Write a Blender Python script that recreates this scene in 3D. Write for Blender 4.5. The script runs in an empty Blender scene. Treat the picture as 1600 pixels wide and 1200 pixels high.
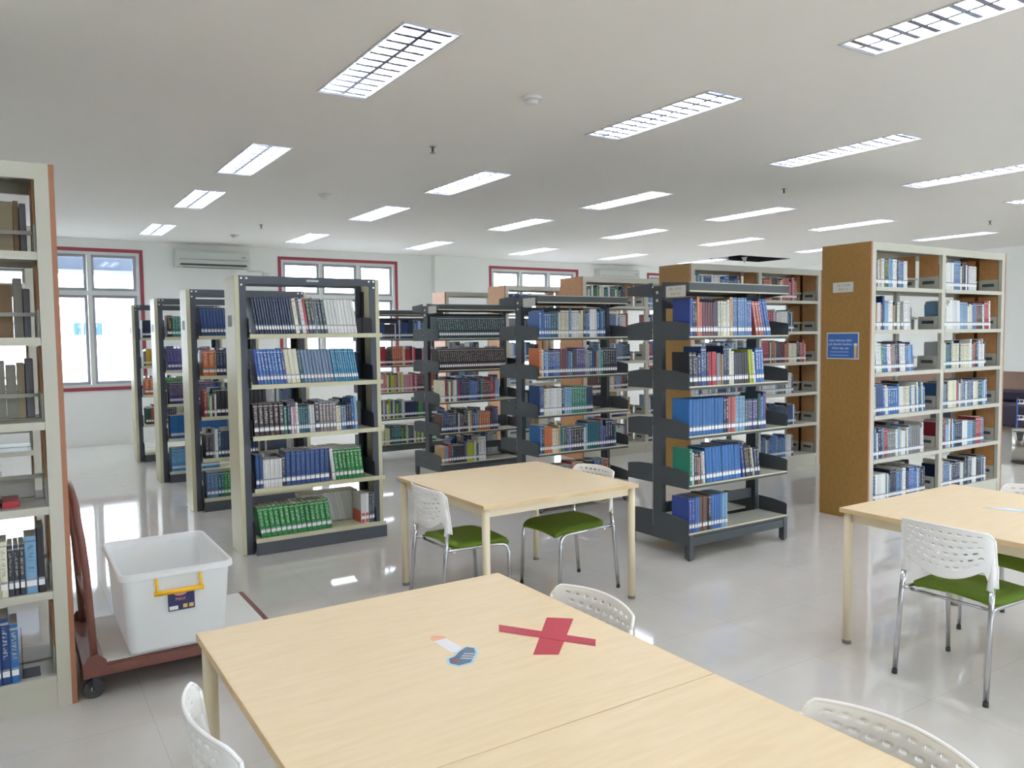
import bpy, math, random
from mathutils import Vector, Matrix
random.seed(7)
C = bpy.context.scene
PI = math.pi

# ---------------------------------------------------------------- camera, sky, exposure
EYE = 1.68
cam = bpy.data.cameras.new('camera')
cam.sensor_width = 36.0
cam.lens = 27.779
cam.clip_end = 200
camo = bpy.data.objects.new('camera', cam)
C.collection.objects.link(camo)
yaw, pitch, roll = 0.570873775, -0.0601540385, -0.0116561257
cy_, sy_, cp_, sp_ = math.cos(yaw), math.sin(yaw), math.cos(pitch), math.sin(pitch)
fw = Vector((sy_*cp_, cy_*cp_, sp_)); rt = Vector((cy_, -sy_, 0)); up = rt.cross(fw)
cr_, sr_ = math.cos(roll), math.sin(roll)
r2_ = rt*cr_ + up*sr_; u2_ = up*cr_ - rt*sr_
M = Matrix((r2_, u2_, -fw)).transposed().to_4x4(); M.translation = Vector((0, 0, EYE))
camo.matrix_world = M
C.camera = camo

W = bpy.data.worlds.new('sky'); C.world = W; W.use_nodes = True
nt = W.node_tree; bg = nt.nodes['Background']
bg.inputs[0].default_value = (0.86, 0.93, 1.0, 1); bg.inputs[1].default_value = 5.5
C.view_settings.view_transform = 'Standard'; C.view_settings.look = 'None'
C.view_settings.gamma = 1.0; C.view_settings.exposure = 1.38
C.view_settings.use_curve_mapping = False
LAMP = 26.0
cyc = C.cycles
cyc.use_denoising = True
cyc.max_bounces = 12; cyc.diffuse_bounces = 8; cyc.glossy_bounces = 4
cyc.transmission_bounces = 6; cyc.transparent_max_bounces = 12
cyc.caustics_reflective = False; cyc.caustics_refractive = False
cyc.sample_clamp_indirect = 6.0

# ---------------------------------------------------------------- materials
def lin(c):
    if isinstance(c, str):
        c = [int(c[i:i+2], 16)/255 for i in (0, 2, 4)]
    return tuple((x/12.92 if x <= .04045 else ((x+.055)/1.055)**2.4) for x in c)
MATS = {}
def mat(name, col, rough=.5, metal=0.0, spec=.5, noise=0, nscale=20, emis=0, bump=0, coat=0):
    m = bpy.data.materials.new(name); m.use_nodes = True
    n = m.node_tree.nodes; l = m.node_tree.links; b = n['Principled BSDF']
    c = lin(col)
    b.inputs['Base Color'].default_value = (*c, 1)
    b.inputs['Roughness'].default_value = rough; b.inputs['Metallic'].default_value = metal
    b.inputs['Specular IOR Level'].default_value = spec
    b.inputs['Coat Weight'].default_value = coat
    if emis:
        b.inputs['Emission Color'].default_value = (*c, 1); b.inputs['Emission Strength'].default_value = emis
    if noise or bump:
        tc = n.new('ShaderNodeTexCoord'); nz = n.new('ShaderNodeTexNoise'); nz.inputs['Scale'].default_value = nscale
        nz.inputs['Detail'].default_value = 4; l.new(tc.outputs['Object'], nz.inputs['Vector'])
        if noise:
            mx = n.new('ShaderNodeMix'); mx.data_type = 'RGBA'
            mx.inputs[6].default_value = (*[x*(1-noise) for x in c], 1); mx.inputs[7].default_value = (*[min(1, x*(1+noise)) for x in c], 1)
            l.new(nz.outputs[0], mx.inputs[0]); l.new(mx.outputs[2], b.inputs['Base Color'])
        if bump:
            bp = n.new('ShaderNodeBump'); bp.inputs['Strength'].default_value = bump; bp.inputs['Distance'].default_value = .002
            l.new(nz.outputs[0], bp.inputs['Height']); l.new(bp.outputs[0], b.inputs['Normal'])
    MATS[name] = m
    return m
mat('wall_paint', 'eef0ec', .9, noise=.02, nscale=3)
mat('ceiling_paint', 'ece9e4', .95, noise=.015, nscale=2)
mat('bounce_white', 'f4f5f2', .9)
mat('red_paint', '9a404e', .6)
mat('window_metal', '9c9ea6', .45, .0)  # sash grey, darkened in the colour to stand in for backlighting
mat('window_cream', 'd9dcd6', .5)
mat('grey_steel', '484d55', .5, noise=.06, nscale=60)
mat('dark_steel', '41474b', .5, noise=.07, nscale=60)
mat('darker_steel', '2c3038', .55)
mat('cream_steel', 'c8c5a6', .4, noise=.03, nscale=30)
mat('white_steel', 'c0beb0', .42, noise=.02, nscale=30)
mat('pale_shelf', 'b4b4a8', .45, noise=.03, nscale=30)
mat('orange_edge', 'a06c50', .5)
mat('bolt_metal', 'd8d8d8', .3, .6)
mat('chrome', 'c4c6ca', .13, 1.0)
mat('white_plastic', 'f8f8f7', .35)
mat('green_fabric', '5f7a1e', .95, noise=.25, nscale=260, bump=.5)
mat('beige_metal', 'ddd0b4', .45)
mat('rubber', '3a3a3a', .8)
mat('foot_plastic', '77726a', .6)
mat('rust_paint', '6e4338', .45, noise=.15, nscale=30)
mat('yellow_plastic', 'f0bb20', .4)
mat('navy_print', '2b2c5e', .4)
mat('pink_print', 'e39aa6', .5)
mat('orange_print', 'e8a070', .5)
mat('gold_print', 'e0b860', .5)
mat('white_print', 'e8e8e8', .5)
mat('grey_print', '8d9090', .6)
mat('pale_blue_print', '8fb2e0', .5)
mat('blue_print', '3866b0', .35)
mat('paper', 'd6d6d0', .8)
mat('orange_cover', 'c8553c', .4)
mat('tape_clear', '8a9098', .2)
mat('red_tape', 'ac2a38', .35)
mat('slate_print', '47586a', .3)
mat('skin_print', 'e0a078', .4)
mat('cyan_edge', 'a8d4e4', .4)
mat('ac_plastic', 'cfd2cc', .45)
mat('ac_dark', '4a4c50', .6)
mat('lamp_reflector', 'f4f5f8', .3, .1)
mat('lamp_frame', 'c9cbd0', .4, .3)
mat('louver_metal', 'aeb4c6', .18, .85)
mat('tube_glass', 'f2f5ff', .4, emis=LAMP)
mat('hatch_dark', '1c1a20', .9)
mat('detector_plastic', 'dcdcd8', .5)
mat('building_white', 'eeeeee', .9)
mat('building_glass', '1c4478', .5)
mat('asphalt', '7a7a7c', .9)
mat('awning_sheet', '3c4352', .5, noise=.35, nscale=2.2)
mat('brown_laminate', '8a6f60', .6, noise=.05)
mat('blue_wire', '3c5aa0', .5)
mat('purple_print', '2a2436', .6)
mat('stainless', 'b8b5ac', .25, .8)
mat('page_edges', 'cfc8b8', .9, noise=.15, nscale=150)

def wood(name, a, b, scale, stretch, rough=.45, dark=None):
    m = bpy.data.materials.new(name); m.use_nodes = True
    n = m.node_tree.nodes; l = m.node_tree.links; p = n['Principled BSDF']; p.inputs['Roughness'].default_value = rough
    tc = n.new('ShaderNodeTexCoord'); mp = n.new('ShaderNodeMapping'); mp.inputs['Scale'].default_value = stretch
    nz = n.new('ShaderNodeTexNoise'); nz.inputs['Scale'].default_value = scale; nz.inputs['Detail'].default_value = 6; nz.inputs['Distortion'].default_value = .6
    cr = n.new('ShaderNodeValToRGB'); cr.color_ramp.elements[0].position = .35; cr.color_ramp.elements[1].position = .62
    cr.color_ramp.elements[0].color = (*lin(a), 1); cr.color_ramp.elements[1].color = (*lin(b), 1)
    l.new(tc.outputs['Object'], mp.inputs[0]); l.new(mp.outputs[0], nz.inputs['Vector']); l.new(nz.outputs[0], cr.inputs[0]); l.new(cr.outputs[0], p.inputs['Base Color'])
    MATS[name] = m
wood('table_wood', 'e2cba2', 'e7d2ac', 5, (1.0, 9, 1), .38)
wood('table_edge', 'ccb084', 'd4bb90', 3, (2, 2, 1), .5)
wood('mustard_board', '946e32', '9e783a', 30, (1, 1.5, .8), .55)
wood('tan_board', 'b07a48', 'ba8654', 20, (1, 1.5, .8), .55)
wood('pink_board', 'c99a7c', 'd0a488', 20, (1, 1.5, .8), .55)

# glossy floor tiles
def floor_mat():
    m = bpy.data.materials.new('floor_tiles'); m.use_nodes = True
    n = m.node_tree.nodes; l = m.node_tree.links; p = n['Principled BSDF']
    tc = n.new('ShaderNodeTexCoord'); sx = n.new('ShaderNodeSeparateXYZ'); l.new(tc.outputs['Object'], sx.inputs[0])
    outs = []
    for k, off in ((0, .49), (1, .13)):
        a = n.new('ShaderNodeMath'); a.operation = 'ADD'; a.inputs[1].default_value = 60 - off; l.new(sx.outputs[k], a.inputs[0])
        d = n.new('ShaderNodeMath'); d.operation = 'MODULO'; d.inputs[1].default_value = .6; l.new(a.outputs[0], d.inputs[0])
        c = n.new('ShaderNodeMath'); c.operation = 'LESS_THAN'; c.inputs[1].default_value = .004; l.new(d.outputs[0], c.inputs[0])
        outs.append(c)
    mx = n.new('ShaderNodeMath'); mx.operation = 'MAXIMUM'; l.new(outs[0].outputs[0], mx.inputs[0]); l.new(outs[1].outputs[0], mx.inputs[1])
    nz = n.new('ShaderNodeTexNoise'); nz.inputs['Scale'].default_value = 7; nz.inputs['Detail'].default_value = 5; l.new(tc.outputs['Object'], nz.inputs['Vector'])
    cr = n.new('ShaderNodeMix'); cr.data_type = 'RGBA'; cr.inputs[6].default_value = (*lin('c6c3bc'), 1); cr.inputs[7].default_value = (*lin('d0cdc7'), 1); l.new(nz.outputs[0], cr.inputs[0])
    c2 = n.new('ShaderNodeMix'); c2.data_type = 'RGBA'; c2.inputs[7].default_value = (*lin('beb9b2'), 1)
    l.new(mx.outputs[0], c2.inputs[0]); l.new(cr.outputs[2], c2.inputs[6]); l.new(c2.outputs[2], p.inputs['Base Color'])
    p.inputs['Roughness'].default_value = .05; p.inputs['IOR'].default_value = 1.75
    MATS['floor_tiles'] = m
floor_mat()

def glass_mat():
    m = bpy.data.materials.new('window_glass'); m.use_nodes = True
    n = m.node_tree.nodes; l = m.node_tree.links; n.clear()
    o = n.new('ShaderNodeOutputMaterial'); mx = n.new('ShaderNodeMixShader'); t = n.new('ShaderNodeBsdfTransparent'); g = n.new('ShaderNodeBsdfGlossy')
    t.inputs[0].default_value = (.95, .98, 1, 1); g.inputs['Roughness'].default_value = .03
    mx.inputs[0].default_value = .06; l.new(t.outputs[0], mx.inputs[1]); l.new(g.outputs[0], mx.inputs[2]); l.new(mx.outputs[0], o.inputs[0])
    MATS['window_glass'] = m
glass_mat()
def milky_mat():
    m = bpy.data.materials.new('milky_plastic'); m.use_nodes = True
    n = m.node_tree.nodes; l = m.node_tree.links; p = n['Principled BSDF']; o = n['Material Output']
    p.inputs['Base Color'].default_value = (*lin('fafcfc'), 1); p.inputs['Roughness'].default_value = .4
    t = n.new('ShaderNodeBsdfTranslucent'); t.inputs[0].default_value = (*lin('fcfeff'), 1)
    tr = n.new('ShaderNodeBsdfTransparent')
    m1 = n.new('ShaderNodeMixShader'); m1.inputs[0].default_value = .45; l.new(p.outputs[0], m1.inputs[1]); l.new(t.outputs[0], m1.inputs[2])
    m2 = n.new('ShaderNodeMixShader'); m2.inputs[0].default_value = .06; l.new(m1.outputs[0], m2.inputs[1]); l.new(tr.outputs[0], m2.inputs[2]); l.new(m2.outputs[0], o.inputs[0])
    MATS['milky_plastic'] = m
milky_mat()

# book covers: colours come with each cover, printing runs along the spine
def book_mat():
    m = bpy.data.materials.new('book_cover'); m.use_nodes = True
    n = m.node_tree.nodes; l = m.node_tree.links; p = n['Principled BSDF']; p.inputs['Roughness'].default_value = .32
    a = n.new('ShaderNodeVertexColor'); a.layer_name = 'Col'; b = n.new('ShaderNodeVertexColor'); b.layer_name = 'Ink'
    uv = n.new('ShaderNodeUVMap'); uv.uv_map = 'UVMap'; sp = n.new('ShaderNodeSeparateXYZ'); l.new(uv.outputs[0], sp.inputs[0])
    def math_(op, x, y, z=None):
        k = n.new('ShaderNodeMath'); k.operation = op
        for i, v in enumerate((x, y)):
            if v is None: continue
            if isinstance(v, (int, float)): k.inputs[i].default_value = v
            else: l.new(v, k.inputs[i])
        return k.outputs[0]
    fr = math_('FRACT', sp.outputs[0], 0)           # across the spine
    v = sp.outputs[1]
    band = math_('LESS_THAN', math_('ABSOLUTE', math_('SUBTRACT', fr, .5), 0), .24)
    lo = math_('GREATER_THAN', v, .38); hi = math_('LESS_THAN', v, .86)
    mp = n.new('ShaderNodeMapping'); mp.inputs['Scale'].default_value = (1.6, 34, 1); l.new(uv.outputs[0], mp.inputs[0])
    nz = n.new('ShaderNodeTexNoise'); nz.inputs['Scale'].default_value = 1.0; nz.inputs['Detail'].default_value = 1; l.new(mp.outputs[0], nz.inputs['Vector'])
    th = math_('GREATER_THAN', nz.outputs[0], .5)
    title = math_('MULTIPLY', math_('MULTIPLY', band, th), math_('MULTIPLY', lo, hi))
    cap = math_('MULTIPLY', math_('GREATER_THAN', v, .90), math_('LESS_THAN', v, .935))
    tot = math_('MULTIPLY', math_('MAXIMUM', title, cap), b.outputs[1])
    mx = n.new('ShaderNodeMix'); mx.data_type = 'RGBA'; l.new(tot, mx.inputs[0]); l.new(a.outputs[0], mx.inputs[6]); l.new(b.outputs[0], mx.inputs[7])
    l.new(mx.outputs[2], p.inputs['Base Color'])
    MATS['book_cover'] = m
book_mat()

# ---------------------------------------------------------------- mesh helpers
class MB:
    def __init__(s): s.v = []; s.f = []; s.mi = []; s.mats = []; s.col = []; s.ink = []; s.uv = []; s.sm = []
    def m(s, name):
        if name not in s.mats: s.mats.append(name)
        return s.mats.index(name)
    def face(s, idx, m, smooth=False, col=None, ink=None, uv=None):
        s.f.append(idx); s.mi.append(s.m(m)); s.sm.append(smooth); s.col.append(col or (1, 1, 1)); s.ink.append(ink or (1, 1, 1, 0)); s.uv.append(uv)
    def box(s, x0, x1, y0, y1, z0, z1, m, T=None, col=None, ink=None, spine_uv=None):
        b = len(s.v)
        P = [(x, y, z) for z in (z0, z1) for y in (y0, y1) for x in (x0, x1)]
        if T: P = [tuple(T @ Vector(p)) for p in P]
        s.v += P
        if False: pass
        for k, q in enumerate(((0, 2, 3, 1), (4, 5, 7, 6), (0, 1, 5, 4), (2, 6, 7, 3), (0, 4, 6, 2), (1, 3, 7, 5))):
            uv = None
            if k == 2 and spine_uv is not None: uv = ((spine_uv, 0), (spine_uv+.999, 0), (spine_uv+.999, 1), (spine_uv, 1))
            s.face([b+i for i in q], m, col=col, ink=ink, uv=uv)
        return s
    def prism(s, pts, a0, a1, m, axis='x', T=None, smooth=False):
        """closed outline PTS in the two other axes, extruded along AXIS"""
        b = len(s.v); n = len(pts)
        for a in (a0, a1):
            for p, q in pts:
                P = {'x': (a, p, q), 'y': (p, a, q), 'z': (p, q, a)}[axis]
                s.v.append(tuple(T @ Vector(P)) if T else P)
        s.face([b+i for i in range(n)][::-1], m); s.face([b+n+i for i in range(n)], m)
        for i in range(n):
            j = (i+1) % n; s.face([b+i, b+j, b+n+j, b+n+i], m, smooth)
        return s
    def tube(s, path, r, m, n=10, cap=True, T=None):
        path = [Vector(p) for p in path]; b = len(s.v); prev = None
        for i, p in enumerate(path):
            d = (path[min(i+1, len(path)-1)] - path[max(i-1, 0)]).normalized()
            if prev is None:
                u = d.orthogonal().normalized()
            else:
                u = (prev - d*prev.dot(d)).normalized()
            prev = u; w = d.cross(u)
            rr = r[i] if isinstance(r, (list, tuple)) else r
            for k in range(n):
                a = 2*PI*k/n; q = p + (u*math.cos(a) + w*math.sin(a))*rr
                s.v.append(tuple(T @ q) if T else tuple(q))
        for i in range(len(path)-1):
            for k in range(n):
                k2 = (k+1) % n; s.face([b+i*n+k, b+i*n+k2, b+(i+1)*n+k2, b+(i+1)*n+k], m, True)
        if cap:
            s.face([b+k for k in range(n)][::-1], m); s.face([b+(len(path)-1)*n+k for k in range(n)], m)
        return s
    def build(s, name, parent=None, loc=None, rot=None, bevel=0, solid=0, label=None, sub=0):
        me = bpy.data.meshes.new(name); me.from_pydata(s.v, [], s.f)
        for k in s.mats: me.materials.append(MATS[k])
        me.polygons.foreach_set('material_index', s.mi); me.polygons.foreach_set('use_smooth', s.sm)
        if any(k == 'book_cover' for k in s.mats):
            ca = me.color_attributes.new('Col', 'FLOAT_COLOR', 'CORNER'); ci = me.color_attributes.new('Ink', 'FLOAT_COLOR', 'CORNER'); ul = me.uv_layers.new(name='UVMap')
            A = []; B = []; U = []
            for f, c, k, uv in zip(s.f, s.col, s.ink, s.uv):
                A += [c[0], c[1], c[2], 1]*len(f); B += list(k)*len(f)
                for i in range(len(f)): U += list(uv[i]) if uv else [.5, 9.]
            ca.data.foreach_set('color', A); ci.data.foreach_set('color', B); ul.data.foreach_set('uv', U)
        me.update()
        o = bpy.data.objects.new(name, me); C.collection.objects.link(o)
        if parent: o.parent = parent
        if loc: o.location = loc
        if rot: o.rotation_euler = rot
        if solid:
            k = o.modifiers.new('thickness', 'SOLIDIFY'); k.thickness = solid; k.offset = 0
        if bevel:
            k = o.modifiers.new('edges', 'BEVEL'); k.width = bevel; k.segments = 2; k.limit_method = 'ANGLE'
        if sub:
            k = o.modifiers.new('round', 'SUBSURF'); k.levels = sub; k.render_levels = sub
        if label: o['label'] = label
        return o
def tag(o, label=None, cat=None, group=None, kind=None):
    for k, v in (('label', label), ('category', cat), ('group', group), ('kind', kind)):
        if v: o[k] = v
    return o
def thing(name, label, cat, loc=(0, 0, 0), rz=0, group=None):
    o = bpy.data.objects.new(name, None); C.collection.objects.link(o)
    o.location = loc; o.rotation_euler = (0, 0, rz); o.empty_display_size = .1
    return tag(o, label, cat, group)
KIDS = {}
def kids(o): return [c for c in bpy.data.objects if c.parent == o]
def copy_tree(o, parent=None):
    c = o.copy(); C.collection.objects.link(c); c.parent = parent
    for ch in kids(o): copy_tree(ch, c)
    return c
def place(o, loc, rz, label, group=None):
    o.location = loc; o.rotation_euler = (0, 0, rz); o['label'] = label
    if group: o['group'] = group
    return o
def text(name, body, size, m, parent, loc, rot, align='CENTER'):
    cu = bpy.data.curves.new(name, 'FONT'); cu.body = body; cu.size = size; cu.align_x = align; cu.align_y = 'CENTER'; cu.extrude = .0003
    cu.materials.append(MATS[m]); o = bpy.data.objects.new(name, cu); C.collection.objects.link(o); o.parent = parent
    bpy.context.view_layer.update()
    me = bpy.data.meshes.new_from_object(o); me.name = name; bpy.data.objects.remove(o); o = bpy.data.objects.new(name, me); C.collection.objects.link(o); o.parent = parent
    o.location = loc; o.rotation_euler = rot
    return o

# ---------------------------------------------------------------- room
CEIL = 3.31
X0, X1, Y0, Y1 = -4.2, 16.6, -5.2, 14.3
tag(MB().box(X0, X1, Y0, Y1, -.1, 0, 'floor_tiles').build('floor'), kind='structure')
# lamps stand on a regular grid
LX = [-.75, 1.98, 4.22, 6.43, 8.65, 10.92, 13.84]
LY = [-2.75, -.15, 2.17, 4.486, 7.445, 9.79, 12.73]
LW, LL = .32, 1.334
hatch = (12.95, 14.6, 11.35, 12.25)
lamps = []
for i, x in enumerate(LX):
    for j, y in enumerate(LY):
        if i >= 6 and j == 6: x2 = 13.25
        else: x2 = x
        if i == 6 and j == 5: continue
        lamps.append((x2, y, LW, LL, i, j))
lamps.append((13.6, 9.79, LW, LL, 6, 5))
xs = sorted({X0, X1, hatch[0], hatch[1]} | {round(l[0]+s*LW/2, 4) for l in lamps for s in (-1, 1)})
ys = sorted({Y0, Y1, hatch[2], hatch[3]} | {round(l[1]+s*LL/2, 4) for l in lamps for s in (-1, 1)})
cb = MB()
idx = {}
def vi(x, y):
    if (x, y) not in idx: idx[(x, y)] = len(cb.v); cb.v.append((x, y, CEIL))
    return idx[(x, y)]
for a, b in zip(xs, xs[1:]):
    for c, d in zip(ys, ys[1:]):
        mx_, my_ = (a+b)/2, (c+d)/2
        if any(abs(mx_-l[0]) < LW/2 and abs(my_-l[1]) < LL/2 for l in lamps): continue
        if hatch[0] < mx_ < hatch[1] and hatch[2] < my_ < hatch[3]: continue
        cb.face([vi(a, c), vi(a, d), vi(b, d), vi(b, c)], 'ceiling_paint')
tag(cb.build('ceiling'), kind='structure')
tag(MB().box(X0, X1, Y0, Y1, CEIL+.45, CEIL+.5, 'hatch_dark').build('ceiling_slab'), kind='structure')

# far wall with four windows
WIN = [(-.32, 1.99), (4.21, 6.545), (8.64, 10.99), (13.07, 15.4)]
WZ0, WZ1 = .885, 3.165
wb = MB(); T_ = .055
edges = [X0] + [e for a, b in WIN for e in (a+T_, b-T_)] + [X1]
for k in range(0, len(edges), 2): wb.box(edges[k], edges[k+1], Y1, Y1+.2, 0, CEIL+.45, 'wall_paint')
for a, b in WIN:
    wb.box(a+T_, b-T_, Y1, Y1+.2, 0, WZ0+T_, 'wall_paint'); wb.box(a+T_, b-T_, Y1, Y1+.2, WZ1-T_, CEIL+.45, 'wall_paint')
tag(wb.build('wall_far'), kind='structure')
tag(MB().box(X0-.2, X0, Y0, Y1, 0, CEIL+.45, 'wall_paint').build('wall_left'), kind='structure')
tag(MB().box(X1, X1+.2, Y0, Y1, 0, CEIL+.45, 'wall_paint').build('wall_right'), kind='structure')
RWIN = [(.7, 3.2), (4.9, 7.4), (9.1, 11.6), (13.3, 15.8)]
wb = MB(); edges = [X0-.2] + [e for a, b in RWIN for e in (a+T_, b-T_)] + [X1+.2]
for k in range(0, len(edges), 2): wb.box(edges[k], edges[k+1], Y0-.2, Y0, 0, CEIL+.45, 'wall_paint')
for a, b in RWIN:
    wb.box(a+T_, b-T_, Y0-.2, Y0, 0, WZ0+T_, 'wall_paint'); wb.box(a+T_, b-T_, Y0-.2, Y0, WZ1-T_, CEIL+.45, 'wall_paint')
tag(wb.build('wall_rear'), kind='structure')
tag(MB().box(7.3, 8.1, Y1-.14, Y1, 0, CEIL, 'wall_paint').build('pillar'), kind='structure')
tag(MB().box(X1-.04, X1, 3.0, 12.5, 0, .88, 'brown_laminate').build('wall_right_panelling'), kind='structure')
for w, (a, b) in enumerate(WIN + RWIN):
    e = bpy.data.objects.new('window_%d' % (w+1), None); C.collection.objects.link(e); e.location = ((a+b)/2, Y1 if w < 4 else Y0, 0); e.rotation_euler = (0, 0, 0 if w < 4 else PI); e['kind'] = 'structure'
    hw = (b-a)/2
    t = MB()
    for x0, x1, z0, z1 in ((-hw, hw, WZ1-T_, WZ1), (-hw, hw, WZ0, WZ0+T_), (-hw, -hw+T_, WZ0+T_, WZ1-T_), (hw-T_, hw, WZ0+T_, WZ1-T_)):
        t.box(x0, x1, -.012, 0, z0, z1, 'red_paint')
    t.build('trim', e)
    f = MB(); ih = hw-T_; z0, z1 = WZ0+T_, WZ1-T_
    for q in ((-ih, ih, z1-.045, z1), (-ih, ih, z0, z0+.045), (-ih, -ih+.045, z0+.045, z1-.045), (ih-.045, ih, z0+.045, z1-.045)):
        f.box(q[0], q[1], .0, .12, q[2], q[3], 'window_cream')
    for k in (-1, 1): f.box(k*ih/3-.03, k*ih/3+.03, .01, .12, z0+.045, z1-.045, 'window_cream')
    for k in (-1, 0, 1):
        c = k*(ih*2/3 - .005); f.box(c-ih/3+.03, c+ih/3-.03, .012, .11, 2.42, 2.49, 'window_cream')
    f.build('window_frame', e)
    for k in (-1, 0, 1):
        c = k*(ih*2/3-.012); hw2 = ih/3-.036
        for za, zb in ((z0+.046, 2.418), (2.492, z1-.046)):
            s = MB()
            for q in ((c-hw2, c+hw2, zb-.045, zb), (c-hw2, c+hw2, za, za+.045), (c-hw2, c-hw2+.045, za+.045, zb-.045), (c+hw2-.045, c+hw2, za+.045, zb-.045)):
                s.box(q[0], q[1], .05, .09, q[2], q[3], 'window_metal')
            s.box(c-.05, c+.05, .03, .05, za+.008, za+.022, 'window_metal')
            so = s.build('sash', e)
            MB().box(c-hw2+.045, c+hw2-.045, .066, .072, za+.045, zb-.045, 'window_glass').build('pane', so)

# outside: white building with blue windows, awning above the window
bd = thing('building', 'overexposed white building with small blue windows, seen through the window behind the racks', 'building', (4, 27, 0))
MB().box(-12, 24, 0, 4, -3, 2.75, 'building_white').build('wall', bd)
for q in ((-2.25, -2.0), (-1.97, -1.72), (-1.7, -1.44)):
    f = MB().box(q[0], q[1], -.05, .0, 1.84, 2.26, 'building_white').build('window_frame', bd)
    MB().box(q[0]+.015, q[1]-.015, -.08, -.05, 1.87, 2.23, 'building_glass').build('pane', f)
MB().box(-12, 24, -.5, 0, -.6, -.45, 'building_white').build('ledge', bd)
MB().tube([(-1.6, -.3, 1.72), (-1.6, 0, 1.72)], .13, 'ac_plastic', 20).build('fan_housing', bd)
aw = MB(); aw.box(-1.2, 3.2, 15.6, 16.6, 2.92, 3.6, 'awning_sheet')
tag(aw.build('awning'), 'mottled blue-grey awning edge outside the top panes of the first window', 'awning')
tag(MB().box(-20, 40, 15, 60, -3.1, -3.0, 'asphalt').build('ground_outside'), kind='structure')
tag(MB().box(-20, 40, -50, -6, -3.1, -3.0, 'bounce_white').build('ground_rear_bounce'), kind='structure')  # unseen ground, made white to bounce daylight up to the ceiling

# ---------------------------------------------------------------- ceiling lamps
def make_lamp():
    t = thing('ceiling_light', '', 'ceiling light')
    f = MB(); hx, hy = LW/2, LL/2
    for q in ((-hx-.012, hx+.012, hy, hy+.012), (-hx-.012, hx+.012, -hy-.012, -hy), (-hx-.012, -hx, -hy, hy), (hx, hx+.012, -hy, hy)):
        f.box(q[0], q[1], q[2], q[3], -.006, .0, 'lamp_frame')
    f.build('frame', t)
    r = MB(); g = .002
    r.prism([(-hx+g, 0), (-hx+.03, .075), (-.012, .075), (0, .05), (.012, .075), (hx-.03, .075), (hx-g, 0), (hx-g, .085), (-hx+g, .085)], -hy+g, hy-g, 'lamp_reflector', 'y')
    r.box(-hx+g, hx-g, -hy+g, -hy+.01, 0, .085, 'lamp_reflector'); r.box(-hx+g, hx-g, hy-.01, hy-g, 0, .085, 'lamp_reflector')
    r.build('reflector', t)
    for s in (-1, 1):
        MB().tube([(s*.078, -hy+.05, .052), (s*.078, hy-.05, .052)], .013, 'tube_glass', 8).build('tube', t)
    l = MB()
    for s in (-1, 1):
        n = 12
        for k in range(n):
            y = -hy+.06+(LL-.12)*k/(n-1)
            l.prism([(y-.003, .036), (y+.003, .036), (y+.016, .002), (y-.016, .002)], s*.078-.066, s*.078+.066, 'louver_metal', 'x')
    l.box(-.012, .012, -hy+.012, hy-.012, .003, .03, 'louver_metal')
    l.build('louver', t)
    return t
ORD = 'first second third fourth fifth sixth seventh eighth ninth tenth eleventh twelfth thirteenth fourteenth fifteenth sixteenth seventeenth eighteenth nineteenth twentieth'.split()
def ordinal(n):
    if n <= 20: return ORD[n-1]
    t = {2: 'twenty', 3: 'thirty', 4: 'forty'}[n//10]
    return (t[:-1]+'ieth') if n % 10 == 0 else t + '-' + ORD[n % 10 - 1]
proto = None
RN = {0: 'second row behind the camera', 1: 'row just behind the camera', 2: 'row closest overhead', 3: 'second row ahead', 4: 'third row ahead', 5: 'fourth row ahead', 6: 'window wall row'}
for (x, y, _, _, i, j) in lamps:
    if proto is None: proto = make_lamp(); o = proto
    else: o = copy_tree(proto)
    kind = 'glaring white ceiling light' if i < 2 else 'louvred fluorescent ceiling light'
    seen = {3: 'large front row', 4: 'second row ahead', 5: 'third row ahead', 6: 'last row by the windows'}
    if j in seen and i: lab_ = '%s, %s from the left in the %s' % (kind, ordinal(i), seen[j])
    elif (i, j) == (2, 2): lab_ = 'large louvred fluorescent ceiling light cut off by the top edge'
    else: lab_ = 'ceiling light outside the photo, %s in its line, %s' % (ordinal(i+1), RN[j])
    place(o, (x, y, CEIL), 0, lab_, 'recessed ceiling lights')
h = MB(); a, b, c, d = hatch
for q in ((a, a+.01, c, d), (b-.01, b, c, d), (a+.01, b-.01, c, c+.01), (a+.01, b-.01, d-.01, d)): h.box(*q, CEIL, CEIL+.44, 'hatch_dark')
hl = tag(h.build('ceiling_hatch'), 'open dark hole where a ceiling panel is missing beside the far lamp', 'hatch')
MB().prism([(0, 0), (.16, 0), (.07, -.14)], 0, .01, 'ac_plastic', 'x').build('hanging_flap', hl, (13.35, 11.5, CEIL+.002))

def detector(x, y, label):
    t = thing('smoke_detector', label, 'smoke detector', (x, y, CEIL), 0, 'smoke detectors on the ceiling')
    MB().tube([(0, 0, 0), (0, 0, -.02)], .07, 'detector_plastic', 20).build('base', t)
    MB().tube([(0, 0, -.02), (0, 0, -.045), (0, 0, -.05)], [.052, .045, .03], 'detector_plastic', 20).build('sensor_head', t)
detector(3.107, 4.55, 'round white smoke detector on the ceiling between the two largest lamps')
detector(3.141, 8.77, 'round smoke detector on the ceiling above the front cream-sided rack')
detector(3.109, 12.78, 'round smoke detector on the ceiling above the air conditioner between windows')
def sprinkler(x, y, label):
    t = thing('sprinkler', label, 'sprinkler', (x, y, CEIL), 0, 'ceiling sprinklers')
    MB().tube([(0, 0, 0), (0, 0, -.006)], .03, 'stainless', 12).build('collar', t)
    MB().tube([(0, 0, -.006), (0, 0, -.05), (0, 0, -.052), (0, 0, -.056)], [.011, .011, .026, .026], 'stainless', 10).build('nozzle', t)
sprinkler(3.163, 6.139, 'small metal sprinkler head on the ceiling beyond the large smoke detector')
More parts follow.
